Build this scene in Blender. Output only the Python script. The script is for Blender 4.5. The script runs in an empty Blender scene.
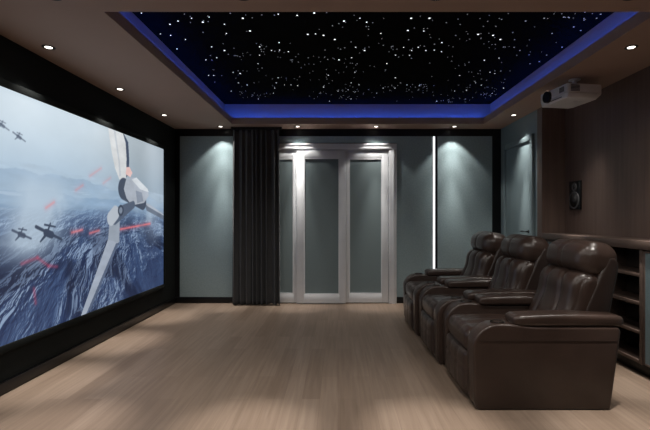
import bpy, bmesh, math, random
import numpy as np
from mathutils import Vector, Matrix
S = bpy.context.scene
COL = S.collection

# ---------------------------------------------------------------- camera, world, exposure
cam_data = bpy.data.cameras.new('camera')
cam = bpy.data.objects.new('camera', cam_data)
COL.objects.link(cam)
cam.location = (0, 0, 1.285)
cam.rotation_euler = (math.pi / 2, 0, 0)
cam_data.sensor_width = 36
cam_data.lens = 23.72
cam_data.shift_x = -13 / 650
cam_data.shift_y = 2 / 650
cam_data.clip_start = 0.05
S.camera = cam
world = bpy.data.worlds.new('world')
S.world = world
world.use_nodes = True
world.node_tree.nodes['Background'].inputs[0].default_value = (0.02, 0.022, 0.03, 1)
world.node_tree.nodes['Background'].inputs[1].default_value = 0.3
vs = S.view_settings
vs.view_transform = 'Standard'
vs.look = 'None'
vs.exposure = 0.0
vs.gamma = 1.0
vs.use_curve_mapping = False
CORE_W, TAIL_W, DIFF_W = 260.0, 52.0, 27.0
BACK_CORE_W, BACK_MID_W, BACK_TAIL_W = 170.0, 34.0, 17.0
LED_BLUE = 24.0
SCREEN = 1.0

XL, XR, XA, YB, YN, ZC = -2.435, 2.435, 2.71, 6.4, -0.8, 2.6
YP0, YP1 = 5.11, 5.235        # wooden end post of the alcove

# ---------------------------------------------------------------- helpers
def lin(c):
    return tuple((x / 12.92 if x <= 0.04045 else ((x + 0.055) / 1.055) ** 2.4) for x in c)

def mat(name, col, rough=0.5, metal=0.0, spec=0.5, emit=None, estr=0.0, bump=None, var=None, coat=0.0, sheen=0.0):
    """principled material with procedural noise variation: var=(scale xyz, amount); bump=(scale xyz, strength)"""
    m = bpy.data.materials.new(name)
    m.use_nodes = True
    nt = m.node_tree
    b = nt.nodes['Principled BSDF']
    b.inputs['Base Color'].default_value = (*col, 1)
    b.inputs['Roughness'].default_value = rough
    b.inputs['Metallic'].default_value = metal
    b.inputs['Specular IOR Level'].default_value = spec
    b.inputs['Coat Weight'].default_value = coat
    b.inputs['Sheen Weight'].default_value = sheen
    if emit:
        b.inputs['Emission Color'].default_value = (*emit, 1)
        b.inputs['Emission Strength'].default_value = estr
    tc = nt.nodes.new('ShaderNodeTexCoord')
    def noise(scale, detail=4):
        mp = nt.nodes.new('ShaderNodeMapping')
        mp.inputs['Scale'].default_value = scale
        nt.links.new(tc.outputs['Object'], mp.inputs['Vector'])
        n = nt.nodes.new('ShaderNodeTexNoise')
        n.inputs['Scale'].default_value = 1
        n.inputs['Detail'].default_value = detail
        nt.links.new(mp.outputs['Vector'], n.inputs['Vector'])
        return n
    if var is None:
        var = ((6, 6, 6), 0.06)
    n = noise(var[0])
    r = nt.nodes.new('ShaderNodeValToRGB')
    a = var[1]
    r.color_ramp.elements[0].position = 0.3
    r.color_ramp.elements[1].position = 0.7
    r.color_ramp.elements[0].color = (*[c * (1 - a) for c in col], 1)
    r.color_ramp.elements[1].color = (*[min(1, c * (1 + a)) for c in col], 1)
    nt.links.new(n.outputs['Fac'], r.inputs['Fac'])
    nt.links.new(r.outputs['Color'], b.inputs['Base Color'])
    if bump:
        n2 = noise(bump[0], 3)
        bp = nt.nodes.new('ShaderNodeBump')
        bp.inputs['Strength'].default_value = bump[1]
        bp.inputs['Distance'].default_value = 0.004
        nt.links.new(n2.outputs['Fac'], bp.inputs['Height'])
        nt.links.new(bp.outputs['Normal'], b.inputs['Normal'])
    return m

def link(name, me, m, parent=None, smooth=False, bevel=0.0, seg=2):
    if bevel:
        bm = bmesh.new()
        bm.from_mesh(me)
        es = [e for e in bm.edges if len(e.link_faces) == 2 and e.calc_face_angle(0) > 0.5]
        bmesh.ops.bevel(bm, geom=es, offset=bevel, segments=seg, profile=0.5, affect='EDGES', clamp_overlap=True)
        bm.to_mesh(me)
        bm.free()
    if smooth:
        me.polygons.foreach_set('use_smooth', [True] * len(me.polygons))
    elif bevel:
        me.polygons.foreach_set('use_smooth', [True] * len(me.polygons))
        me.set_sharp_from_angle(angle=math.radians(50))
    me.materials.append(m)
    o = bpy.data.objects.new(name, me)
    COL.objects.link(o)
    if parent:
        o.parent = parent
    return o

class MB:
    def __init__(s):
        s.v, s.f = [], []
    def add(s, v, f):
        n = len(s.v)
        s.v += [tuple(p) for p in v]
        s.f += [tuple(i + n for i in q) for q in f]
        return s
    def box(s, x0, x1, y0, y1, z0, z1):
        v = [(x, y, z) for x in (x0, x1) for y in (y0, y1) for z in (z0, z1)]
        return s.add(v, [(0, 1, 3, 2), (4, 6, 7, 5), (0, 4, 5, 1), (2, 3, 7, 6), (0, 2, 6, 4), (1, 5, 7, 3)])
    def prism(s, pts, a0, a1, axis='y'):
        """pts: polygon in the two other axes (x,z) for y, (y,z) for x, (x,y) for z"""
        def P(p, a):
            return {'y': (p[0], a, p[1]), 'x': (a, p[0], p[1]), 'z': (p[0], p[1], a)}[axis]
        n = len(pts)
        v = [P(p, a0) for p in pts] + [P(p, a1) for p in pts]
        f = [tuple(range(n)), tuple(range(2 * n - 1, n - 1, -1))]
        f += [(i, n + i, n + (i + 1) % n, (i + 1) % n) for i in range(n)]
        return s.add(v, f)
    def lathe(s, prof, c=(0, 0, 0), axis='z', n=32):
        """prof: (radius, along) pairs"""
        v, f = [], []
        for r, a in prof:
            for k in range(n):
                t = 2 * math.pi * k / n
                p = (r * math.cos(t), r * math.sin(t), a)
                if axis == 'x':
                    p = (a, p[0], p[1])
                elif axis == 'y':
                    p = (p[0], a, p[1])
                v.append((p[0] + c[0], p[1] + c[1], p[2] + c[2]))
        m = len(prof)
        for i in range(m - 1):
            for k in range(n):
                f.append((i * n + k, i * n + (k + 1) % n, (i + 1) * n + (k + 1) % n, (i + 1) * n + k))
        f.append(tuple(range(n)))
        f.append(tuple(range(m * n - 1, (m - 1) * n - 1, -1)))
        return s.add(v, f)
    def mesh(s, name='m'):
        me = bpy.data.meshes.new(name)
        me.from_pydata(s.v, [], s.f)
        bm = bmesh.new()
        bm.from_mesh(me)
        bmesh.ops.recalc_face_normals(bm, faces=bm.faces)
        bm.to_mesh(me)
        bm.free()
        return me
    def build(s, name, m, parent=None, **k):
        return link(name, s.mesh(name), m, parent, **k)

def cushion(half, r, n=18, fn=None):
    """rounded box as a fine grid; fn(u, p) moves each point, u in -1..1 before rounding"""
    hx, hy, hz = half
    mb = MB()
    idx = {}
    def vid(i, j, k):
        key = (i, j, k)
        if key not in idx:
            u = [math.sin((2 * a / n - 1) * math.pi / 2) * 0.35 + (2 * a / n - 1) * 0.65 for a in key]
            p = [u[0] * hx, u[1] * hy, u[2] * hz]
            q = [max(-(h - r), min(h - r, c)) for c, h in zip(p, (hx, hy, hz))]
            d = Vector(p) - Vector(q)
            w = Vector(q) + (d.normalized() * r if d.length > 1e-9 else Vector())
            if fn:
                w = Vector(fn(u, w))
            idx[key] = len(mb.v)
            mb.v.append(tuple(w))
        return idx[key]
    for a in range(n):
        for b in range(n):
            for e in (0, n):
                for ax in range(3):
                    def K(x, y):
                        t = [x, y]
                        t.insert(ax, e)
                        return vid(*t)
                    mb.f.append((K(a, b), K(a + 1, b), K(a + 1, b + 1), K(a, b + 1)))
    return mb

def thing(name, label, cat, loc=(0, 0, 0), group=None, rz=0.0):
    o = bpy.data.objects.new(name, None)
    COL.objects.link(o)
    o.empty_display_size = 0.1
    o.location = loc
    o.rotation_euler = (0, 0, rz)
    return tag(o, label, cat, group)

def tag(o, label, cat, group=None):
    o['label'] = label
    o['category'] = cat
    if group:
        o['group'] = group
    return o

def struct(o):
    o['kind'] = 'structure'
    return o

def dup(o, parent=None):
    c = o.copy()
    COL.objects.link(c)
    if parent:
        c.parent = parent
    for ch in [x for x in bpy.data.objects if x.parent == o]:
        dup(ch, c)
    return c

# ---------------------------------------------------------------- materials
M = {}
M['ceiling'] = mat('ceiling_paint', (0.36, 0.25, 0.20), 0.75, var=((2, 2, 2), 0.02))
M['black'] = mat('black_lacquer', (0.006, 0.006, 0.007), 0.32, spec=0.35)
M['blackfab'] = mat('black_green_cloth', (0.0065, 0.0085, 0.0085), 0.85, spec=0.2, bump=((300, 300, 300), 0.2))
M['teal'] = mat('teal_fabric', (0.33, 0.43, 0.46), 0.9, spec=0.15, var=((60, 60, 60), 0.10), bump=((500, 500, 500), 0.3))
M['tealpaint'] = mat('teal_lacquer', (0.19, 0.25, 0.27), 0.45, var=((3, 3, 3), 0.03))
M['tealdark'] = mat('teal_cabinet', (0.13, 0.185, 0.205), 0.6, var=((200, 200, 200), 0.15))
M['white'] = mat('white_frame_paint', (0.72, 0.74, 0.77), 0.45, var=((2, 2, 8), 0.03))
M['frost'] = mat('frosted_glass', (0.175, 0.222, 0.232), 0.38, spec=0.4, var=((90, 90, 90), 0.06))
M['curtain'] = mat('curtain_cloth', (0.085, 0.085, 0.089), 0.85, spec=0.2, bump=((400, 400, 60), 0.3), sheen=0.1)
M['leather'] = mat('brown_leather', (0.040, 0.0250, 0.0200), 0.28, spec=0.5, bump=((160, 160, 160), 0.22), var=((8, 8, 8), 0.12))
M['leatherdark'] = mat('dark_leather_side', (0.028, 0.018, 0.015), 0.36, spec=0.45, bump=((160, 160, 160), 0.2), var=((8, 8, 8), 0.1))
M['seam'] = mat('stitching', (0.012, 0.008, 0.007), 0.7)
M['proj'] = mat('projector_plastic', (0.72, 0.72, 0.72), 0.5)
M['projgrey'] = mat('projector_grille', (0.10, 0.10, 0.105), 0.6)
M['darkmetal'] = mat('dark_bronze', (0.03, 0.025, 0.022), 0.4, metal=0.6)
M['lens'] = mat('lens_glass', (0.004, 0.004, 0.006), 0.08, spec=0.8)
M['cone'] = mat('speaker_cone', (0.02, 0.02, 0.021), 0.6)
M['ring'] = mat('speaker_ring', (0.11, 0.11, 0.115), 0.4, metal=0.3)
M['lamp'] = mat('lamp_disc', (0.8, 0.8, 0.8), 0.5, emit=(1.0, 0.93, 0.82), estr=4.0)
M['led'] = mat('white_led', (0.8, 0.8, 0.8), 0.5, emit=(0.93, 0.97, 1.0), estr=1.15)
M['blue'] = mat('blue_led', (0.1, 0.1, 0.5), 0.5, emit=(0.035, 0.115, 1.0), estr=LED_BLUE)
M['starpanel'] = mat('star_panel', (0.0062, 0.0066, 0.0060), 1.0, spec=0.0, var=((250, 250, 250), 0.25))
M['star_a'] = mat('star_bright', (0.5, 0.5, 0.5), 0.5, emit=(0.90, 0.95, 1.0), estr=1.5)
M['star_b'] = mat('star_faint', (0.5, 0.5, 0.5), 0.5, emit=(0.82, 0.88, 1.0), estr=0.28)

def wood_mat(name, c1, c2, rough, axis_scale, rows=None):
    m = mat(name, c1, rough)
    nt = m.node_tree
    b = nt.nodes['Principled BSDF']
    tc = [n for n in nt.nodes if n.type == 'TEX_COORD'][0]
    mp = nt.nodes.new('ShaderNodeMapping')
    mp.inputs['Scale'].default_value = axis_scale
    nt.links.new(tc.outputs['Object'], mp.inputs['Vector'])
    n = nt.nodes.new('ShaderNodeTexNoise')
    n.inputs['Scale'].default_value = 1
    n.inputs['Detail'].default_value = 6
    n.inputs['Distortion'].default_value = 0.4
    nt.links.new(mp.outputs['Vector'], n.inputs['Vector'])
    r = nt.nodes.new('ShaderNodeValToRGB')
    r.color_ramp.elements[0].position = 0.32
    r.color_ramp.elements[1].position = 0.68
    r.color_ramp.elements[0].color = (*c1, 1)
    r.color_ramp.elements[1].color = (*c2, 1)
    nt.links.new(n.outputs['Fac'], r.inputs['Fac'])
    nt.links.new(r.outputs['Color'], b.inputs['Base Color'])
    return m

M['walnut'] = wood_mat('walnut_panel', (0.095, 0.060, 0.048), (0.128, 0.084, 0.067), 0.5, (30, 30, 1.2))
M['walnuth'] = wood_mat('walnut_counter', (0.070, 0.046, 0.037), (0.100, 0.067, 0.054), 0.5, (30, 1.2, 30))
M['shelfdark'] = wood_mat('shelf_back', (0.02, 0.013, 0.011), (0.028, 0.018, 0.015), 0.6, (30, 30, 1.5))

def floor_material():
    m = bpy.data.materials.new('oak_floor')
    m.use_nodes = True
    nt = m.node_tree
    N, L = nt.nodes, nt.links
    b = N['Principled BSDF']
    b.inputs['Roughness'].default_value = 0.42
    b.inputs['Specular IOR Level'].default_value = 0.35
    tc = N.new('ShaderNodeTexCoord')
    sp = N.new('ShaderNodeSeparateXYZ')
    L.new(tc.outputs['Object'], sp.inputs[0])
    cb = N.new('ShaderNodeCombineXYZ')
    L.new(sp.outputs['Y'], cb.inputs['X'])
    L.new(sp.outputs['X'], cb.inputs['Y'])
    br = N.new('ShaderNodeTexBrick')
    br.offset = 0.37
    br.inputs['Scale'].default_value = 1
    br.inputs['Brick Width'].default_value = 1.15
    br.inputs['Row Height'].default_value = 0.128
    br.inputs['Mortar Size'].default_value = 0.0009
    br.inputs['Mortar Smooth'].default_value = 0.3
    br.inputs['Bias'].default_value = 0.0
    br.inputs['Color1'].default_value = (0.200, 0.144, 0.107, 1)
    br.inputs['Color2'].default_value = (0.258, 0.192, 0.147, 1)
    br.inputs['Mortar'].default_value = (0.17, 0.115, 0.085, 1)
    L.new(cb.outputs[0], br.inputs['Vector'])
    mp = N.new('ShaderNodeMapping')
    mp.inputs['Scale'].default_value = (38, 1.6, 1)
    L.new(tc.outputs['Object'], mp.inputs['Vector'])
    n = N.new('ShaderNodeTexNoise')
    n.inputs['Scale'].default_value = 1
    n.inputs['Detail'].default_value = 6
    n.inputs['Distortion'].default_value = 0.5
    L.new(mp.outputs[0], n.inputs['Vector'])
    r = N.new('ShaderNodeValToRGB')
    r.color_ramp.elements[0].position = 0.3
    r.color_ramp.elements[1].position = 0.7
    r.color_ramp.elements[0].color = (0.80, 0.78, 0.76, 1)
    r.color_ramp.elements[1].color = (1.06, 1.06, 1.06, 1)
    L.new(n.outputs['Fac'], r.inputs['Fac'])
    mx = N.new('ShaderNodeMixRGB')
    mx.blend_type = 'MULTIPLY'
    mx.inputs[0].default_value = 1
    L.new(br.outputs['Color'], mx.inputs[1])
    L.new(r.outputs['Color'], mx.inputs[2])
    L.new(mx.outputs[0], b.inputs['Base Color'])
    return m
M['floor'] = floor_material()

# ---------------------------------------------------------------- room shell
struct(MB().box(XL - .1, XA + .1, YN - .1, YB + .1, -0.1, 0).build('floor', M['floor']))
struct(MB().box(XL - .1, XL, YN, YB, 0, 3.0).build('wall_left', M['blackfab']))
struct(MB().box(XL - .1, XA + .1, YB, YB + .1, 0, 3.0).build('wall_back', M['black']))
struct(MB().box(XL - .1, XA + .1, YN - .1, YN, 0, 3.0).build('wall_front', M['black']))
# right wall: teal stretch by the door, then the walnut alcove
struct(MB().box(XR, XA + .1, YP1, YB, 0, ZC).build('wall_right', M['tealpaint']))
al = MB().box(XA, XA + .1, YN, YP0, 0, ZC)
w = struct(al.build('wall_right_alcove', M['walnut']))
struct(MB().box(XR, XA + .1, YP0, YP1, 0, ZC).build('trim_1', M['walnut']))

# ceiling: dropped soffit with a rectangular recess (lit from behind its lip)
CX0, CX1, CY0, CY1 = -1.50, 2.06, 2.745, 6.05
LIP, OFF, ZS = 0.09, 0.14, 2.915
c = MB()
TR = .064                      # trough level behind the lip
c.box(XL - .1, CX0, YN - .1, YB, ZC, ZC + TR)
c.box(CX1, XA + .1, YN - .1, YB, ZC, ZC + TR)
c.box(CX0, CX1, YN - .1, CY0, ZC, ZC + TR)
c.box(CX0, CX1, CY1, YB, ZC, ZC + TR)
c.box(CX0 - .012, CX0, CY0 - .012, CY1 + .012, ZC + TR, ZC + LIP)
c.box(CX1, CX1 + .012, CY0 - .012, CY1 + .012, ZC + TR, ZC + LIP)
c.box(CX0, CX1, CY0 - .012, CY0, ZC + TR, ZC + LIP)
c.box(CX0, CX1, CY1, CY1 + .012, ZC + TR, ZC + LIP)
c.box(CX0 - OFF - .05, CX0 - OFF, CY0 - OFF - .05, CY1 + OFF + .05, ZC + TR, 3.0)
c.box(CX1 + OFF, CX1 + OFF + .05, CY0 - OFF - .05, CY1 + OFF + .05, ZC + TR, 3.0)
c.box(CX0 - OFF, CX1 + OFF, CY0 - OFF - .05, CY0 - OFF, ZC + TR, 3.0)
c.box(CX0 - OFF, CX1 + OFF, CY1 + OFF, CY1 + OFF + .05, ZC + TR, 3.0)
c.box(XL - .1, XA + .1, YN - .1, YB + .1, 3.0, 3.05)
struct(c.build('ceiling', M['ceiling']))

# baseboards and black trims
struct(MB().box(XL, XL + .018, YN, YB, 0, .09).build('baseboard_left', M['black'], bevel=.003))
bb = MB().box(XL + .018, -1.345, YB - .02, YB, 0, .09).box(0.875, XR, YB - .02, YB, 0, .09)
struct(bb.build('baseboard_back', M['black'], bevel=.003))
struct(MB().box(XR - .015, XR, 6.27, YB - .02, 0, .09).build('baseboard_right', M['black'], bevel=.003))

# ---------------------------------------------------------------- fabric wall panels
def wall_panel(mb, label):
    return tag(mb.build('wall_panel', M['teal'], bevel=.004), label, 'wall panel', 'teal fabric panels on the back wall')
wall_panel(MB().box(-2.36, -1.36, YB - .014, YB, .092, 2.49),
           'teal fabric wall panel between the black corner post and the curtain')
wall_panel(MB().prism([(-1.345, 2.39), (0.875, 2.39), (0.875, .092), (1.405, .092), (1.405, 2.49), (-1.345, 2.49)], YB - .014, YB),
           'teal fabric wall panel running over and right of the white sliding door')
wall_panel(MB().box(1.485, 2.30, YB - .014, YB, .092, 2.49),
           'teal fabric wall panel right of the vertical light strip')

t = thing('light_strip', 'thin vertical white light strip between two teal panels', 'light strip', (1.43, YB, 0))
MB().box(-.022, .022, -.016, 0, .092, 2.49).build('housing', M['darkmetal'], t)
MB().box(-.016, .016, -.020, -.0165, .10, 2.485).build('diffuser', M['led'], t)

# ---------------------------------------------------------------- sliding door (door_1)
d1 = struct(bpy.data.objects.new('door_1', None))
COL.objects.link(d1)
d1.location = (-0.235, YB, 0)
def dl(px):                      # photograph column to metres left/right of the door centre on the wall
    return px * 1.0
HX = 1.105                       # half width of the whole frame
fr = MB()
fr.box(-HX, HX, -.052, 0, 2.285, 2.376)
fr.box(-HX, -HX + .115, -.052, 0, 0, 2.285)
fr.box(HX - .115, HX, -.052, 0, 0, 2.285)
fr.box(-HX + .115, HX - .115, -.03, 0, 2.18, 2.285)
o = fr.build('door_frame', M['white'], d1, bevel=.006)
st = MB()
st.box(-HX, HX, -.064, -.0525, 2.295, 2.315)
st.box(-HX, HX, -.064, -.0525, 2.35, 2.368)
st.box(HX - .06, HX - .035, -.064, -.0525, 0, 2.295)
st.build('moulding', M['white'], d1, bevel=.003)
def slider(x0, x1, y0, y1, gx0, gx1, ztop, handle=None):
    gz0, gz1 = .142, 2.155
    f = MB()
    f.box(x0, gx0, y0, y1, .012, ztop)
    f.box(gx1, x1, y0, y1, .012, ztop)
    f.box(gx0, gx1, y0, y1, .012, gz0)
    f.box(gx0, gx1, y0, y1, gz1, ztop)
    p = f.build('sliding_panel', M['white'], d1, bevel=.004)
    ym = (y0 + y1) / 2
    MB().box(gx0, gx1, ym - .004, ym + .004, gz0, gz1).build('glass_pane', M['frost'], p)
    b = MB()
    e = .014
    for (a0, a1, c0, c1) in ((gx0, gx0 + e, gz0, gz1), (gx1 - e, gx1, gz0, gz1), (gx0 + e, gx1 - e, gz0, gz0 + e), (gx0 + e, gx1 - e, gz1 - e, gz1)):
        b.box(a0, a1, ym - .016, ym - .0045, c0, c1)
    b.build('glazing_bead', M['white'], p)
    return p
O = 0.235
slider(-1.11 + O + .125, -0.60 + O, -.070 + .035, -.032 + .030, -1.02 + O + .12, -0.66 + O, 2.255)
slider(0.105 + O, 0.75 + O, -.035, -.002, 0.165 + O, 0.655 + O, 2.255)
slider(-0.613 + O, 0.115 + O, -.088, -.0535, -0.50 + O, 0.02 + O, 2.262)

# ---------------------------------------------------------------- side door (door_2) in the right wall
d2 = struct(bpy.data.objects.new('door_2', None))
COL.objects.link(d2)
d2.location = (XR, 5.78, 0)
y0, y1 = -.47, .47
f = MB()
f.box(-.03, 0, y0, y0 + .07, 0, 2.32)
f.box(-.03, 0, y1 - .07, y1, 0, 2.32)
f.box(-.03, 0, y0 + .07, y1 - .07, 2.25, 2.32)
f.build('door_frame', M['tealpaint'], d2, bevel=.004)
lf = MB().box(-.012, 0, y0 + .08, y1 - .08, .01, 2.24).build('door_leaf', M['tealpaint'], d2, bevel=.003)
h = MB().lathe([(.022, -.020), (.022, -.012)], (0, -.335, 1.10), 'x', 20)
h.box(-.055, -.020, -.342, -.328, 1.093, 1.107)
h.box(-.062, -.050, -.342, -.20, 1.092, 1.108)
h.build('lever_handle', M['black'], lf, bevel=.002)

# ---------------------------------------------------------------- projection screen on the left wall
SX, SY0, SY1, SZ0, SZ1 = -2.400, 2.595, 5.89, .364, 2.217
def paint():
    W, H = 640, 360
    rng = np.random.RandomState(7)
    Y, Z = np.meshgrid(np.linspace(SY0, SY1, W), np.linspace(SZ0, SZ1, H))
    def lat(x, z, seed):
        g = np.random.RandomState(seed).rand(256, 256)
        xi, zi = np.floor(x).astype(int), np.floor(z).astype(int)
        a, b = x - xi, z - zi
        a, b = a * a * (3 - 2 * a), b * b * (3 - 2 * b)
        x0, x1, z0, z1 = xi % 256, (xi + 1) % 256, zi % 256, (zi + 1) % 256
        return (g[z0, x0] * (1 - a) + g[z0, x1] * a) * (1 - b) + (g[z1, x0] * (1 - a) + g[z1, x1] * a) * b
    def nz(x, z, oc, seed, gain=.55, ridged=False):
        s, a, t = 0, 1, 0
        for k in range(oc):
            v_ = lat(x * 2 ** k + 7.3 * k, z * 2 ** k + 3.1 * k, seed + k)
            if ridged:
                v_ = 1 - np.abs(2 * v_ - 1)
            s = s + a * v_
            t += a
            a *= gain
        return s / t
    def fbm(f, oc, seed, sq=1.0):
        return nz((Y - SY0) * f, (Z - SZ0) * f * sq, oc, seed)
    def ss(x, a, b):
        t = np.clip((x - a) / (b - a), 0, 1)
        return t * t * (3 - 2 * t)
    v = (Z - SZ0) / (SZ1 - SZ0)
    def C(*c):
        return np.array(c, float) / 255
    img = np.zeros((H, W, 3))
    sky = C(204, 218, 228)[None, None] * ss(v, .45, 1.0)[..., None] + C(150, 176, 200)[None, None] * (1 - ss(v, .45, 1.0))[..., None]
    cl = fbm(1.3, 5, 3, 1.6)
    sky = sky * (0.95 + .10 * cl)[..., None] * (1 - .20 * ss(Y, 3.9, 5.4))[..., None]
    img[:] = sky
    # far side of the valley: mist, low ridges, pale buildings
    for (zr, amp, colr, k_, seed) in ((1.70, .05, C(168, 188, 206), .55, 21), (1.62, .07, C(140, 165, 190), .60, 31), (1.50, .05, C(126, 154, 184), .6, 41), (1.38, .06, C(108, 138, 172), .55, 43)):
        ridge = zr + amp * (nz((Y - SY0) * 2.2, Y * 0, 6, seed) - .5) * 2 - .10 * ss(Y, 4.6, 5.9)
        m = ss(ridge - Z, 0, .018) * (1 - .5 * ss(ridge - Z, .02, .22))
        tex = (.90 + .22 * nz((Y - SY0) * 5, Z * 22, 5, seed + 5))[..., None]
        img = img * (1 - m[..., None] * k_) + colr * tex * m[..., None] * k_
    strk = ss(nz((Y - SY0) * 2.2, Z * 26, 5, 140), .60, .72) * ss(Z, 1.15, 1.3) * (1 - ss(Z, 1.5, 1.66))
    img = img * (1 - strk[..., None] * .35) + C(206, 218, 230) * strk[..., None] * .35
    # rocky ground seen in perspective, navy rock with snow lying on it
    hz = 1.36
    h = np.clip(hz + .22 - Z, .05, None)
    px_, pz_ = (Y - 4.1) / (h + .35) * 1.3 + 40, 1.25 / (h + .12) + .25 * nz((Y - SY0) * 1.5, Z * 2, 3, 44)
    wx = nz(px_ * 1.5, pz_ * 1.5, 4, 50) - .5
    wz = nz(px_ * 1.5, pz_ * 1.5, 4, 55) - .5
    qx, qz = px_ * 2.0 + wx * .9 - .35 * pz_, pz_ * 1.15 + wz * .9
    r1 = .55 * nz(qx * 1.7, qz * 1.7, 7, 60, .68) + .45 * nz(qx * 1.6, qz * 1.6, 5, 66, .5, True)
    dx = np.gradient(r1, axis=1) * 60 - np.gradient(r1, axis=0) * 40
    lit = np.clip(.5 + dx * .40, 0, 1)
    big = nz(qx * .9, qz * .9, 3, 75)
    grd = C(26, 42, 78) + (C(76, 100, 138) - C(26, 42, 78)) * np.clip(lit * .9 * (.5 + big), 0, 1)[..., None]
    snow = ss(lit * .50 + r1 * .60 + big * .65, .95, 1.14)
    grd = grd * (1 - snow[..., None] * .58) + C(176, 194, 216) * snow[..., None] * .58
    darkr = ss(nz(qx * .8, qz * .9, 5, 90), .38, .50) * (1 - snow * .5)
    grd = grd * (1 - .8 * darkr[..., None]) + C(17, 28, 55) * .8 * darkr[..., None]
    m = ss(hz - Z, -.06, .14)
    fog = 1 - ss(hz - Z, .0, .50)
    smoke = np.exp(-((Y - 3.30 - (Z - .95) * .3) / .33) ** 2) * ss(Z, .82, 1.15) * (.45 + .9 * fbm(2.2, 5, 120, 1.1))
    smoke = np.clip(smoke + ss(fbm(1.7, 5, 130, 1.6), .55, .75) * ss(Z, .9, 1.25) * .5, 0, .85)
    g2 = grd * (1 - fog[..., None] * .40) + C(124, 150, 182) * fog[..., None] * .40
    img = img * (1 - m[..., None]) + g2 * m[..., None]
    smoke = smoke * (1 - ss(Z, 1.45, 1.75))
    img = img * (1 - smoke[..., None]) + C(180, 198, 214) * smoke[..., None]
    lightcol = np.exp(-((Y - 5.60) / .28) ** 2) * ss(Z, .85, 1.2) * .35
    img = img * (1 - lightcol[..., None]) + C(190, 206, 222) * lightcol[..., None]
    def seg(p, q, w0, w1):
        p, q = np.array(p), np.array(q)
        d = q - p
        t = np.clip(((Y - p[0]) * d[0] + (Z - p[1]) * d[1]) / (d @ d), 0, 1)
        dist = np.hypot(Y - p[0] - t * d[0], Z - p[1] - t * d[1])
        return dist, t, w0 + (w1 - w0) * t
    def blend(mask, col):
        nonlocal img
        img = img * (1 - mask[..., None]) + col * mask[..., None]
    # drifting red light streaks
    for (p, q, s) in (((4.72, 1.150), (5.47, 1.200), 1), ((4.14, 1.128), (4.30, 1.15), .9), ((3.86, 1.145), (4.02, 1.165), .9),
                      ((3.52, 1.36), (3.62, 1.41), .7), ((3.92, 1.53), (4.03, 1.585), .6), ((4.14, 1.68), (4.34, 1.78), .55), ((4.38, 1.63), (4.52, 1.70), .5)):
        dist, t_, _ = seg(p, q, 1, 1)
        blend(np.exp(-(dist / .030) ** 2) * .30 * s * s, C(214, 96, 110))
        blend(np.exp(-(dist / .011) ** 2) * .75 * s * s, C(240, 120, 124))
    for pl in ([(3.25, .93), (3.42, .96), (3.55, .88), (3.66, .86)], [(3.38, .72), (3.40, .60)]):
        for p, q in zip(pl, pl[1:]):
            dist, t_, _ = seg(p, q, 1, 1)
            blend(np.exp(-(dist / .016) ** 2) * .45, C(186, 62, 92))
    # pale tower far off
    dist, t_, w_ = seg((5.23, 1.30), (5.24, .86), .06, .09)
    blend(ss(w_ - dist, 0, .03) * .35 * (1 - t_), C(110, 130, 155))
    def poly(pts, shade, aa=.006):
        P = np.array(pts)
        inside = np.zeros(Y.shape, bool)
        n = len(P)
        for i in range(n):
            a, b = P[i], P[(i + 1) % n]
            cond = (a[1] > Z) != (b[1] > Z)
            with np.errstate(divide='ignore', invalid='ignore'):
                xx = (b[0] - a[0]) * (Z - a[1]) / (b[1] - a[1] + 1e-12) + a[0]
            inside ^= cond & (Y < xx)
        blend(inside.astype(float), shade)
    def tone(base, f):
        return C(*base)[None, None] * f[..., None]
    wear = .88 + .2 * fbm(5, 4, 200, 2)
    # big pale machine with three blades: thin right blade first, then lower blade, upper blade, rounded housing
    poly([(5.30, 1.475), (5.37, 1.365), (5.89, 1.25), (5.89, 1.325), (5.44, 1.45)], tone((106, 118, 136), wear))
    poly([(5.30, 1.475), (5.44, 1.45), (5.89, 1.325), (5.89, 1.305), (5.4, 1.42)], tone((176, 186, 200), wear))
    poly([(4.50, 1.24), (4.71, 1.25), (4.70, 1.02), (4.60, .93), (4.47, 1.04)], tone((150, 160, 174), wear))
    poly([(4.47, 1.05), (4.69, 1.00), (4.17, .40), (4.11, .364), (4.00, .364), (4.05, .44)], tone((158, 168, 184), wear))
    poly([(4.63, 1.00), (4.69, 1.00), (4.17, .40), (4.11, .364), (4.085, .364)], tone((84, 98, 124), wear))
    poly([(4.47, 2.217), (4.80, 2.217), (4.90, 2.14), (4.925, 1.94), (4.91, 1.77), (4.80, 1.70), (4.70, 1.70), (4.61, 1.81), (4.545, 1.965)], tone((212, 215, 217), wear))
    poly([(4.78, 2.217), (4.80, 2.217), (4.90, 2.14), (4.925, 1.94), (4.91, 1.77), (4.85, 1.73), (4.86, 1.95), (4.84, 2.12)], tone((70, 82, 104), wear))
    poly([(4.58, 2.217), (4.62, 2.217), (4.71, 1.9), (4.74, 1.74), (4.70, 1.73), (4.68, 1.9)], tone((190, 196, 203), wear))
    poly([(4.84, 1.77), (4.95, 1.745), (5.0, 1.80), (4.93, 1.86), (4.86, 1.85)], tone((226, 190, 186), wear))
    dist, t_, w_ = seg((4.80, 1.60), (5.26, 1.47), .13, .105)
    blend(ss(w_ - dist, 0, .012), C(66, 76, 94))
    poly([(4.86, 1.73), (5.10, 1.755), (5.40, 1.64), (5.43, 1.55), (5.30, 1.46), (4.98, 1.42), (4.86, 1.50), (4.80, 1.60)], tone((170, 178, 190), wear))
    poly([(4.98, 1.72), (5.10, 1.755), (5.40, 1.64), (5.43, 1.60), (5.20, 1.62)], tone((204, 210, 216), wear))
    poly([(5.08, 1.60), (5.24, 1.585), (5.28, 1.48), (5.12, 1.45)], tone((136, 146, 162), wear))
    dist, t_, w_ = seg((4.60, 1.29), (5.02, 1.43), .095, .05)
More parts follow.
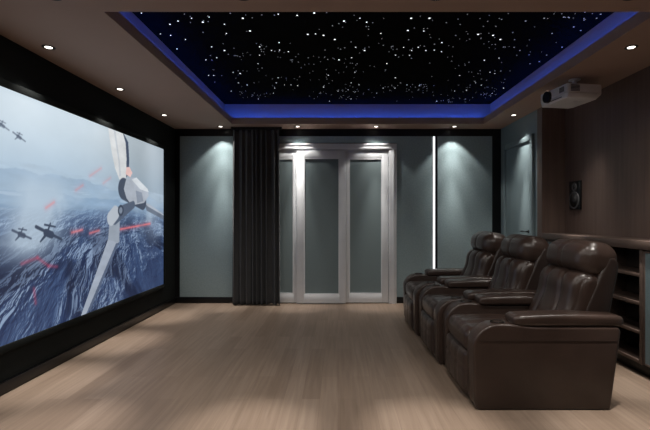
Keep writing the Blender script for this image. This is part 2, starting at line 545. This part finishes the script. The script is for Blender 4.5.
    blend(ss(w_ - dist, 0, .012), C(80, 92, 112))
    dist, t_, w_ = seg((4.53, 1.27), (4.62, 1.33), .085, .085)
    blend(ss(w_ - dist, 0, .012), C(176, 184, 194))
    dist, t_, w_ = seg((4.73, 1.355), (4.735, 1.36), .065, .065)
    blend(ss(w_ - dist, 0, .010), C(56, 66, 84))
    blend(ss(w_ * .6 - dist, 0, .010), C(120, 132, 150))
    # two small plain aircraft and two distant ones
    for (cy, cz, s, k) in ((3.555, 1.147, 1.0, 1.0), (3.25, 1.150, .62, .8), (3.223, 1.887, .40, .55), (3.06, 1.94, .40, .5)):
        for (p, q, w0, w1) in (((-.035, .010), (.035, -.012), .030, .030), ((-.15, .060), (.16, -.055), .013, .010), ((-.01, .03), (.02, .085), .009, .006), ((-.05, .075), (.08, .055), .007, .006), ((-.05, -.02), (-.10, -.06), .012, .006)):
            dist, t_, w_ = seg((cy + p[0] * s, cz + p[1] * s), (cy + q[0] * s, cz + q[1] * s), w0 * s + .003, w1 * s + .003)
            blend(ss(w_ - dist, -.003, .006) * k, C(52, 64, 86))
    img = np.clip(img, 0, 1)
    linr = np.where(img <= .04045, img / 12.92, ((img + .055) / 1.055) ** 2.4)
    return W, H, Y, Z, linr

def build_screen():
    W, H, Y, Z, img = paint()
    t = thing('projection_screen', 'wide projection screen glowing with a misty blue mountain battle and pale three-bladed craft', 'screen',
              (XL, (SY0 + SY1) / 2, (SZ0 + SZ1) / 2))
    me = bpy.data.meshes.new('screen_surface')
    vv = np.stack([np.full(Y.size, SX - XL), Y.ravel() - t.location.y, Z.ravel() - t.location.z], 1)
    i = np.arange(H * W).reshape(H, W)
    q = np.stack([i[:-1, :-1], i[:-1, 1:], i[1:, 1:], i[1:, :-1]], -1).reshape(-1, 4)
    me.vertices.add(len(vv))
    me.vertices.foreach_set('co', vv.ravel())
    me.loops.add(q.size)
    me.loops.foreach_set('vertex_index', q.ravel())
    me.polygons.add(len(q))
    me.polygons.foreach_set('loop_start', np.arange(0, q.size, 4))
    me.polygons.foreach_set('loop_total', np.full(len(q), 4))
    me.update(calc_edges=True)
    at = me.color_attributes.new('picture', 'FLOAT_COLOR', 'POINT')
    rgba = np.concatenate([img.reshape(-1, 3), np.ones((W * H, 1))], 1)
    at.data.foreach_set('color', rgba.ravel())
    m = bpy.data.materials.new('screen_picture')
    m.use_nodes = True
    nt = m.node_tree
    b = nt.nodes['Principled BSDF']
    b.inputs['Base Color'].default_value = (.02, .02, .02, 1)
    b.inputs['Roughness'].default_value = .6
    a = nt.nodes.new('ShaderNodeAttribute')
    a.attribute_name = 'picture'
    nt.links.new(a.outputs['Color'], b.inputs['Emission Color'])
    b.inputs['Emission Strength'].default_value = SCREEN
    link('screen_surface', me, m, t)
    hy, hz = (SY1 - SY0) / 2, (SZ1 - SZ0) / 2
    e = .055
    f = MB()
    f.box(.004, .045, -hy - e, -hy, -hz - e, hz + e)
    f.box(.004, .045, hy, hy + e, -hz - e, hz + e)
    f.box(.004, .045, -hy, hy, hz, hz + e)
    f.box(.004, .045, -hy, hy, -hz - e, -hz)
    f.build('screen_border', M['blackfab'], t, bevel=.004)
    MB().box(.004, .030, -hy, hy, -hz, hz).build('backing_board', M['black'], t)
build_screen()

# ---------------------------------------------------------------- alcove furniture: cabinets, shelf unit, counter
CF = XR                                         # cabinet front plane
def cab_body(mb, y0, y1):
    mb.box(CF + .02, XA, y0, y1, .10, 1.022)
def cabinet(y0, y1, label, hinge):
    t = thing('base_cabinet', label, 'cabinet', ((CF + XA) / 2, (y0 + y1) / 2, 0), 'low cabinets along the alcove')
    cx, cy = t.location.x, t.location.y
    b = MB().box(CF + .02 - cx, XA - .004 - cx, y0 - cy, y1 - cy, .10, 1.022)
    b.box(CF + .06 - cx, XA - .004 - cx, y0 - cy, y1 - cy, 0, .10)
    b.build('carcass', M['shelfdark'], t)
    yy0, yy1 = y0 - cy + .006, y1 - cy - .006
    x = CF - cx
    f = MB()
    w = .014
    f.box(x, x + .019, yy0, yy0 + w, .108, 1.012)
    f.box(x, x + .019, yy1 - w, yy1, .108, 1.012)
    f.box(x, x + .019, yy0 + w, yy1 - w, .108, .108 + w)
    f.box(x, x + .019, yy0 + w, yy1 - w, 1.012 - w, 1.012)
    d = f.build('cabinet_door', M['walnuth'], t, bevel=.002)
    MB().box(x + .004, x + .016, yy0 + w, yy1 - w, .108 + w, 1.012 - w).build('door_panel', M['tealdark'], d)
cabinet(2.20, 2.80, 'low cabinet with teal door nearest the viewer at the right edge', 1)
cabinet(2.81, 3.42, 'low cabinet with teal door just right of the open wooden shelves', 1)
cabinet(4.04, 4.57, 'low cabinet with teal door behind the middle recliner', 1)
cabinet(4.58, 5.105, 'low cabinet with teal door next to the alcove end wall below the speaker', 1)
t = thing('open_shelf_unit', 'open walnut shelf unit with four compartments behind the nearest recliner', 'shelf', ((CF + XA) / 2, 3.7125, 0))
cx, cy = t.location.x, t.location.y
y0, y1 = 3.427 - cy, 4.03 - cy
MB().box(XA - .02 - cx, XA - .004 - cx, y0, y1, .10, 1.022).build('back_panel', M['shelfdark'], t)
MB().box(CF + .06 - cx, XA - .004 - cx, y0, y1, 0, .10).build('plinth', M['black'], t)
for a in (y0, y1 - .035):
    MB().box(CF - cx, XA - .02 - cx, a, a + .035, .10, 1.022).build('side_panel', M['walnuth'], t, bevel=.002)
for z in (.10, .335, .57, .80):
    MB().box(CF - cx, XA - .02 - cx, y0 + .035, y1 - .035, z, z + .028).build('shelf', M['walnuth'], t, bevel=.002)
o = MB().box(CF - .012, XA, 2.0, YP0, 1.024, 1.095).build('counter_top', M['walnuth'], bevel=.003)
tag(o, 'long walnut counter top running over the low cabinets and shelves', 'counter')

# in-wall speaker
t = thing('wall_speaker', 'black rectangular in-wall speaker on the walnut wall above the counter', 'speaker', (XA, 4.87, 1.532))
MB().box(-.022, 0, -.112, .112, -.162, .162).build('speaker_baffle', M['black'], t, bevel=.004)
MB().lathe([(.085, -.030), (.097, -.030), (.100, -.0225)], (0, 0, -.055), 'x', 40).build('woofer_ring', M['ring'], t, smooth=False)
wf = MB().lathe([(.080, -.0325), (.045, -.024), (.026, -.034), (.005, -.040)], (0, 0, -.055), 'x', 40).build('woofer_cone', M['cone'], t, smooth=True)
MB().lathe([(.030, -.030), (.047, -.030), (.050, -.0225)], (0, 0, .095), 'x', 32).build('tweeter_ring', M['ring'], t)
MB().lathe([(.024, -.0305), (.016, -.036), (.004, -.039)], (0, 0, .095), 'x', 24).build('tweeter_dome', M['cone'], t, smooth=True)

# ---------------------------------------------------------------- projector hung from the ceiling
t = thing('projector', 'white ceiling projector with black lens hanging above the recliners', 'projector', (2.255, 4.16, ZC))
t.rotation_euler = (0, 0, math.radians(9))
plan = [(-.185, -.19), (-.17, -.205), (.16, -.205), (.20, -.165), (.20, .165), (.16, .205), (-.17, .205), (-.185, .19)]
zt, zb = -.082, -.162
MB().prism(plan, zb, zt, 'z').build('projector_case', M['proj'], t, bevel=.008, seg=3)
lo = MB()
n = len(plan)
low = [(-.172 if x < -.16 else (-.155 if x < 0 else x * .74), y * .92) for x, y in plan]
v = [(x, y, zb - .002) for x, y in plan] + [(x, y, zb - .050) for x, y in low]
lo.add(v, [tuple(range(n)), tuple(range(2 * n - 1, n - 1, -1))] + [(i, n + i, n + (i + 1) % n, (i + 1) % n) for i in range(n)])
lo.build('bottom_cover', M['proj'], t, bevel=.006)
MB().lathe([(.056, -.205), (.058, -.180), (.050, -.180), (.048, -.198)], (0, .075, -.140), 'x', 32).build('lens_ring', M['black'], t)
MB().lathe([(.047, -.190), (.030, -.198), (.006, -.201)], (0, .075, -.140), 'x', 32).build('lens', M['lens'], t, smooth=True)
g = MB()
for k in range(5):
    g.box(-.1885, -.1845, -.160 + k * .014, -.153 + k * .014, -.150, -.102)
g.build('front_vent', M['projgrey'], t)
MB().box(-.1835, -.178, -.12, .04, -.1930, -.1870).build('front_slot', M['projgrey'], t)
g = MB()
for k in range(5):
    g.box(-.15, -.06, -.2085, -.2045, -.154 + k * .0125, -.147 + k * .0125)
g.build('side_vent', M['projgrey'], t)
MB().box(-.02, .10, -.08, -.066, zb - .0535, zb - .0495).build('bottom_vent', M['proj'], t)
MB().lathe([(.052, 0), (.052, -.008), (.020, -.014), (.018, -.072), (.035, -.0825)], (0.0, -.06, 0), 'z', 28).build('ceiling_mount', M['proj'], t)

# ---------------------------------------------------------------- curtain
def curtain():
    t = thing('curtain', 'tall charcoal pleated curtain gathered left of the white sliding door', 'curtain', (-1.19, 6.255, 0))
    x0, x1 = -.350, .340
    nf, N_, K = 9, 9 * 14, 40
    mb = MB()
    rnd = random.Random(4)
    ph = [rnd.uniform(-.5, .5) for _ in range(nf + 1)]
    amp = [rnd.uniform(.75, 1.2) for _ in range(nf + 1)]
    for j in range(K + 1):
        z = .012 + (2.562 - .012) * j / K
        h = j / K
        for i in range(N_ + 1):
            u = i / N_
            f = nf * (u + .022 * math.sin(2 * math.pi * u * 1.7 + 1) + .012 * math.sin(2 * math.pi * u * 4.3))
            f = max(0.0, f)
            k = min(nf - 1, int(f))
            w = f - k
            a = amp[k] * (1 - w) + amp[k + 1] * w
            p = ph[k] * (1 - w) + ph[k + 1] * w
            y = .050 * a * (1 - .35 * h) * math.sin(2 * math.pi * f + p * (1 - h) * 1.2)
            y += .008 * (1 - h) * math.sin(4 * math.pi * f + 2)
            x = x0 + (x1 - x0) * u + .010 * math.sin(4 * math.pi * f + p) + (u - .5) * .03 * (1 - h)
            mb.v.append((x, y, z))
    W_ = N_ + 1
    for j in range(K):
        for i in range(N_):
            mb.f.append((j * W_ + i, j * W_ + i + 1, (j + 1) * W_ + i + 1, (j + 1) * W_ + i))
    me = bpy.data.meshes.new('drape')
    me.from_pydata(mb.v, [], mb.f)
    o = link('drape', me, M['curtain'], t, smooth=True)
    s = o.modifiers.new('thick', 'SOLIDIFY')
    s.thickness = .004
    MB().box(-.37, .37, -.015, .015, 2.565, ZC).build('curtain_rail', M['black'], t)
curtain()

# ---------------------------------------------------------------- recliners
def recliner(label, loc):
    t = thing('recliner', label, 'recliner', loc, 'brown leather recliners in a row')
    W = .43
    L, D = M['leather'], M['leatherdark']
    # arms: side body with a rolled front corner, upholstered pad on top
    for s in (-1, 1):
        prof = [(-.475, .0), (-.495, .06), (-.500, .40)]
        for k in range(1, 11):
            a = math.pi - k * (math.pi / 2) / 10
            prof.append((-.32 + .18 * math.cos(a), .415 + .157 * math.sin(a)))
        prof += [(-.22, .567), (-.1, .552), (.47, .552), (.485, .52), (.415, .0)]
        ya, yb = sorted((s * (W - .150), s * W))
        a = MB().prism(prof, ya, yb).build('armrest', L, t, bevel=.026, seg=4)
        # piped panel line on the outer side
        pr = [(-.40, .10), (-.42, .38), (-.36, .475), (.40, .475), (.36, .10)]
        q = MB()
        yo = s * (W + .0005)
        for (p0, p1) in zip(pr[2:4], pr[3:5]):
            pass
        for (p0, p1) in (((-.46, .462), (.455, .462)),):
            q.box(p0[0], p1[0], min(yo, yo + s * .002), max(yo, yo + s * .002), p0[1] - .0007, p0[1] + .0007)
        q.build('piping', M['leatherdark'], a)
        def padfn(u, p):
            z = p.z + (.010 * (1 - u[0] ** 2) if u[2] > 0 else 0)
            x = p.x
            return (x, p.y, z)
        pm = cushion((.370, .0875, .036), .030, 16, padfn)
        p = pm.build('armrest_pad', L, t, smooth=True)
        p.location = (.140, s * (W - .089), .588)
        ch = MB().lathe([(.047, .0), (.047, .008), (.038, .008), (.036, .001)], (0, 0, 0), 'z', 28).build('cup_holder', M['darkmetal'], a)
        ch.location = (-.315, s * (W - .075), .569)
    # seat with a rounded front edge and three channels
    def seatfn(u, p):
        z = p.z
        if u[2] > 0:
            z += .022 * (1 - u[1] ** 2) * (1 - .4 * u[0] ** 2)
            for g in (-.36, .36):
                z -= .014 * math.exp(-((u[1] - g) / .06) ** 2)
            z -= .02 * max(0, u[0])
        x = p.x
        if u[0] < 0:
            x -= .012 * (1 - u[1] ** 2)
        return (x, p.y, z)
    o = cushion((.33, .276, .085), .065, 22, seatfn).build('seat', L, t, smooth=True)
    o.location = (-.165, 0, .405)
    # footrest panel below the seat
    def footfn(u, p):
        x = p.x
        if u[0] < 0:
            x -= .020 * (1 - u[1] ** 4) * (1 - u[2] ** 4)
            for g in (-.36, .36):
                x += .012 * math.exp(-((u[1] - g) / .05) ** 2)
            x += .010 * math.exp(-((u[2] - .25) / .06) ** 2)
        return (x, p.y, p.z)
    o = cushion((.05, .272, .155), .035, 22, footfn).build('footrest', L, t, smooth=True)
    o.location = (-.455, 0, .185)
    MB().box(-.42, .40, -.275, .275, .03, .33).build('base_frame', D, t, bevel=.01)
    # backrest: three puffed vertical channels, leaning back
    tilt = math.radians(25)
    def backfn(u, p):
        x, y, z = p
        if u[0] < 0:
            x -= .035 * (1 - u[1] ** 4)
            x -= .040 * math.exp(-((u[2] - .60) / .34) ** 2) * (1 - .3 * u[1] ** 2)
            for g in (-.40, .40):
                gg = g * (1 - .22 * u[2])
                x += .022 * math.exp(-((u[1] - gg) / .035) ** 2)
                x += .010 * math.exp(-((u[1] - gg) / .12) ** 2)
        return (x, y, z)
    o = cushion((.085, .298, .280), .075, 44, backfn).build('backrest', L, t, smooth=True)
    o.location = (.318, 0, .622)
    o.rotation_euler = (0, tilt, 0)
    # outer back shell
    pr = [(.12, .30), (.42, .30), (.492, .60), (.552, .90), (.556, .96), (.530, 1.005), (.48, 1.01), (.42, .88), (.30, .60)]
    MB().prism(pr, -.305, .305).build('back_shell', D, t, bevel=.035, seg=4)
    # headrest pillow
    def headfn(u, p):
        x, y, z = p
        if u[0] < 0:
            x -= .022 * (1 - u[1] ** 4) * (1 - u[2] ** 2)
            x += .012 * math.exp(-((u[1]) / .035) ** 2)
        z += .012 * (1 - u[1] ** 2) * (u[2] > 0)
        return (x, y, z)
    o = cushion((.135, .302, .128), .108, 30, headfn).build('headrest', L, t, smooth=True)
    o.location = (.448, 0, .972)
    o.rotation_euler = (0, math.radians(9), 0)
    # seam piping where backrest meets shell
    return t
r0 = recliner('brown leather recliner nearest the viewer, its whole side panel in view', (1.40, 3.275, 0))
for lab, loc in (('brown leather recliner in the middle of the row of three', (1.36, 4.15, 0)),
                 ('brown leather recliner farthest away, nearest the white sliding door', (1.33, 5.045, 0))):
    c_ = dup(r0)
    c_.location = loc
    c_['label'] = lab

# ---------------------------------------------------------------- ceiling star panel
rnd = random.Random(11)
t = thing('star_ceiling_panel', 'black star ceiling panel dotted with tiny white lights inside the blue recess', 'ceiling panel',
          ((CX0 + CX1) / 2, (CY0 + CY1) / 2, 3.0))
ox, oy = t.location.x, t.location.y
MB().box(CX0 - OFF + .001 - ox, CX1 + OFF - .001 - ox, CY0 - OFF + .001 - oy, CY1 + OFF - .001 - oy, ZS - 3.0, -.002).build('panel_board', M['starpanel'], t)
STARS = [(-1.33,3.56),(-1.5,3.84),(-1.4,3.93),(-0.78,3.51),(-0.77,3.75),(-0.99,3.8),(-1.21,4.1),(-1.11,4.19),(-1.24,4.38),(-1.37,4.44),(-1.49,4.93),(-1.18,4.82),(-1.11,4.86),(-1.21,5.2),(-1.38,5.54),(-1.12,5.28),(-1.57,3.42),(-1.58,3.81),(-1.56,4.15),(-1.2,3.51),(-1.13,3.58),(-1.42,3.62),(-1.05,3.49),(-0.96,3.62),(-1.43,4.93),(0.05,3.56),(-0.27,3.82),(-0.13,3.84),(-0.03,3.93),(0.17,4.11),(0.26,4.19),(0.01,4.44),(0.14,4.38),(-0.55,4.0),(-0.65,4.19),(-0.57,4.18),(-0.49,4.22),(-0.79,4.31),(-0.85,4.55),(-0.75,4.1),(-0.77,3.75),(0.19,4.82),(-0.7,5.01),(-0.66,5.28),(-0.58,5.28),(-0.5,5.31),(-0.75,5.2),(-0.85,5.63),(-0.8,5.41),(-0.0,5.54),(0.13,5.48),(-0.12,6.02),(0.18,5.91),(0.51,5.63),(-0.11,4.92),(0.26,5.28),(0.16,5.2),(-0.18,5.37),(-1.1,5.91),(-0.2,3.81),(0.24,3.58),(0.18,3.51),(-0.48,3.44),(-0.33,3.46),(-0.19,3.42),(0.6,3.51),(0.75,3.51),(0.61,3.74),(0.75,3.75),(1.25,3.82),(1.39,3.84),(1.49,3.93),(0.97,4.0),(1.02,4.22),(0.94,4.18),(0.86,4.19),(0.72,4.19),(0.72,4.31),(0.77,4.11),(0.63,4.11),(0.58,4.31),(0.52,4.55),(0.38,3.8),(1.65,4.39),(1.52,4.45),(1.71,4.82),(1.78,4.86),(1.4,4.93),(1.67,5.2),(1.77,5.29),(1.65,5.5),(1.51,5.54),(2.03,5.64),(2.09,5.41),(1.01,5.31),(0.85,5.28),(0.67,5.01),(0.72,5.41),(0.57,5.41),(1.39,6.03),(1.76,5.91),(0.76,5.2),(1.56,3.56),(1.9,3.8),(2.12,3.74),(2.12,3.51),(1.69,4.11),(1.78,4.19),(2.1,4.31),(2.15,4.11),(2.04,4.55),(2.11,4.49),(1.69,3.51),(1.84,3.49),(2.11,3.44),(2.02,3.67)]
zz = ZS - 3.0
def star_mesh(r):
    return MB().lathe([(r, 0.001), (r, -.0022), (r * .5, -.0036)], (0, 0, 0), 'z', 8).mesh('star')
sm = {r: star_mesh(r) for r in (.0048, .0062, .0085)}
for me in sm.values():
    me.materials.append(M['star_a'])
bigs = {3, 4, 7, 26, 27, 28, 25, 30, 31, 64, 65, 66, 67, 69, 70, 71, 101, 102, 103, 105, 12, 20}
seen = []
extra = MB()
def stuff_star(x, y, r):
    extra.lathe([(r, 0.001), (r, -.0022)], (x - ox, y - oy, zz), 'z', 6)
for i, (x, y) in enumerate(STARS):
    r = .0085 if i in bigs else (.0062 if i % 3 == 0 else .0048)
    if i < 100:
        o = bpy.data.objects.new('star_light', sm[r])
        COL.objects.link(o)
        o.parent = t
        o.location = (x - ox, y - oy, zz)
    else:
        stuff_star(x, y, .0066)
n_ = 0
while n_ < 430:
    if rnd.random() < .35:
        bx_, by_ = rnd.uniform(CX0, CX1), rnd.uniform(3.3, CY1)
        cl = [(bx_ + rnd.gauss(0, .10), by_ + rnd.gauss(0, .10)) for _ in range(rnd.randint(3, 7))]
    else:
        cl = [(rnd.uniform(CX0, CX1), rnd.uniform(3.25, CY1))]
    for x, y in cl:
        if CX0 - .05 < x < CX1 + .05 and CY0 - .05 < y < CY1 + .05:
            stuff_star(x, y, rnd.choice((.0030, .0036, .0042, .0050)))
            n_ += 1
o = extra.build('faint_star_lights', M['star_b'], t)
o['kind'] = 'stuff'

# blue light strips lying on the recess ledge
def cove(x0, x1, y0, y1, label):
    cx_, cy_ = (x0 + x1) / 2, (y0 + y1) / 2
    t = thing('cove_light_strip', label, 'light strip', (cx_, cy_, ZC + TR), 'blue light strips in the ceiling recess')
    MB().box(x0 - cx_, x1 - cx_, y0 - cy_, y1 - cy_, 0, .008).build('strip_base', M['white'], t)
    e = .004
    MB().box(x0 - cx_ + e, x1 - cx_ - e, y0 - cy_ + e, y1 - cy_ - e, .008, .014).build('strip_diffuser', M['blue'], t)
g0, g1 = .062, .088
cove(CX0 - g1, CX0 - g0, CY0 - .02, CY1 + .02, 'blue light strip hidden in the ceiling recess along the screen side')
cove(CX1 + g0, CX1 + g1, CY0 - .02, CY1 + .02, 'blue light strip hidden in the ceiling recess along the projector side')
cove(CX0 - .02, CX1 + .02, CY1 + g0, CY1 + g1, 'blue light strip hidden in the ceiling recess along the curtain side')
cove(CX0 - .02, CX1 + .02, CY0 - g1, CY0 - g0, 'blue light strip hidden in the ceiling recess nearest the viewer')

# ---------------------------------------------------------------- recessed downlights
def spot(parent, watts, deg, blend, name):
    l = bpy.data.lights.new(name, 'SPOT')
    l.energy = watts
    l.color = (1.0, .955, .89)
    l.spot_size = math.radians(deg)
    l.spot_blend = blend
    l.shadow_soft_size = .025
    o = bpy.data.objects.new(name, l)
    COL.objects.link(o)
    o.parent = parent
    o.location = (0, 0, -.012)
    return o
def downlight():
    t = thing('downlight', '', 'downlight', (0, 0, ZC), 'round recessed ceiling downlights')
    MB().lathe([(.046, 0), (.046, -.004), (.038, -.006), (.026, -.003)], (0, 0, 0), 'z', 32).build('trim_ring', M['darkmetal'], t)
    MB().lathe([(.0262, -.0005), (.0262, -.0038)], (0, 0, 0), 'z', 28).build('lamp_disc', M['lamp'], t)
    return t
spots = [
 (-2.24, 3.315, 'recessed downlight above the screen, nearest the viewer'),
 (-2.24, 4.40, 'recessed downlight above the screen, second from the viewer'),
 (-2.24, 5.52, 'recessed downlight above the screen, nearest the back wall'),
 (-1.705, 6.215, 'recessed downlight over the teal panel left of the curtain'),
 (-0.585, 6.215, 'recessed downlight over the left half of the white sliding door'),
 (0.555, 6.215, 'recessed downlight over the right half of the white sliding door'),
 (1.69, 6.215, 'recessed downlight over the teal panel right of the light strip'),
 (2.27, 3.315, 'recessed downlight at the right edge, nearer the viewer than the projector'),
 (2.27, 4.40, 'recessed downlight hidden behind the projector'),
 (2.265, 5.52, 'recessed downlight beside the teal side door'),
 (-1.70, 2.555, 'recessed downlight in the top edge row, leftmost of four'),
 (-0.57, 2.555, 'recessed downlight in the top edge row, second from left'),
 (0.59, 2.555, 'recessed downlight in the top edge row, third from left'),
 (1.75, 2.555, 'recessed downlight in the top edge row, rightmost of four'),
 (-1.70, 0.9, 'unseen downlight added for fill light, nearest the screen wall'),  # unseen row of downlights, added to give the room general light
 (-0.57, 0.9, 'unseen downlight added for fill light, second from the screen wall'),
 (0.59, 0.9, 'unseen downlight added for fill light, third from the screen wall'),
 (1.75, 0.9, 'unseen downlight added for fill light, nearest the wooden wall'),
]
def wide_fill(parent):
    spot(parent, DIFF_W, 166, .4, 'wide_fill_light')  # extra wide beam added as general fill, mainly for the walls
base = downlight()
copies = [base] + [dup(base) for _ in spots[1:]]
for o, (x, y, lab) in zip(copies, spots):
    o.location = (x, y, ZC)
    o['label'] = lab
    if y > 6:
        spot(o, BACK_CORE_W, 28, 1.0, 'beam_light')
        spot(o, BACK_MID_W, 60, 1.0, 'halo_light')
        spot(o, BACK_TAIL_W, 92, .35, 'spread_light')
    else:
        spot(o, CORE_W, 25, 1.0, 'beam_light')
        spot(o, TAIL_W, 76, 1.0, 'spread_light')
    if y < 3:
        wide_fill(o)
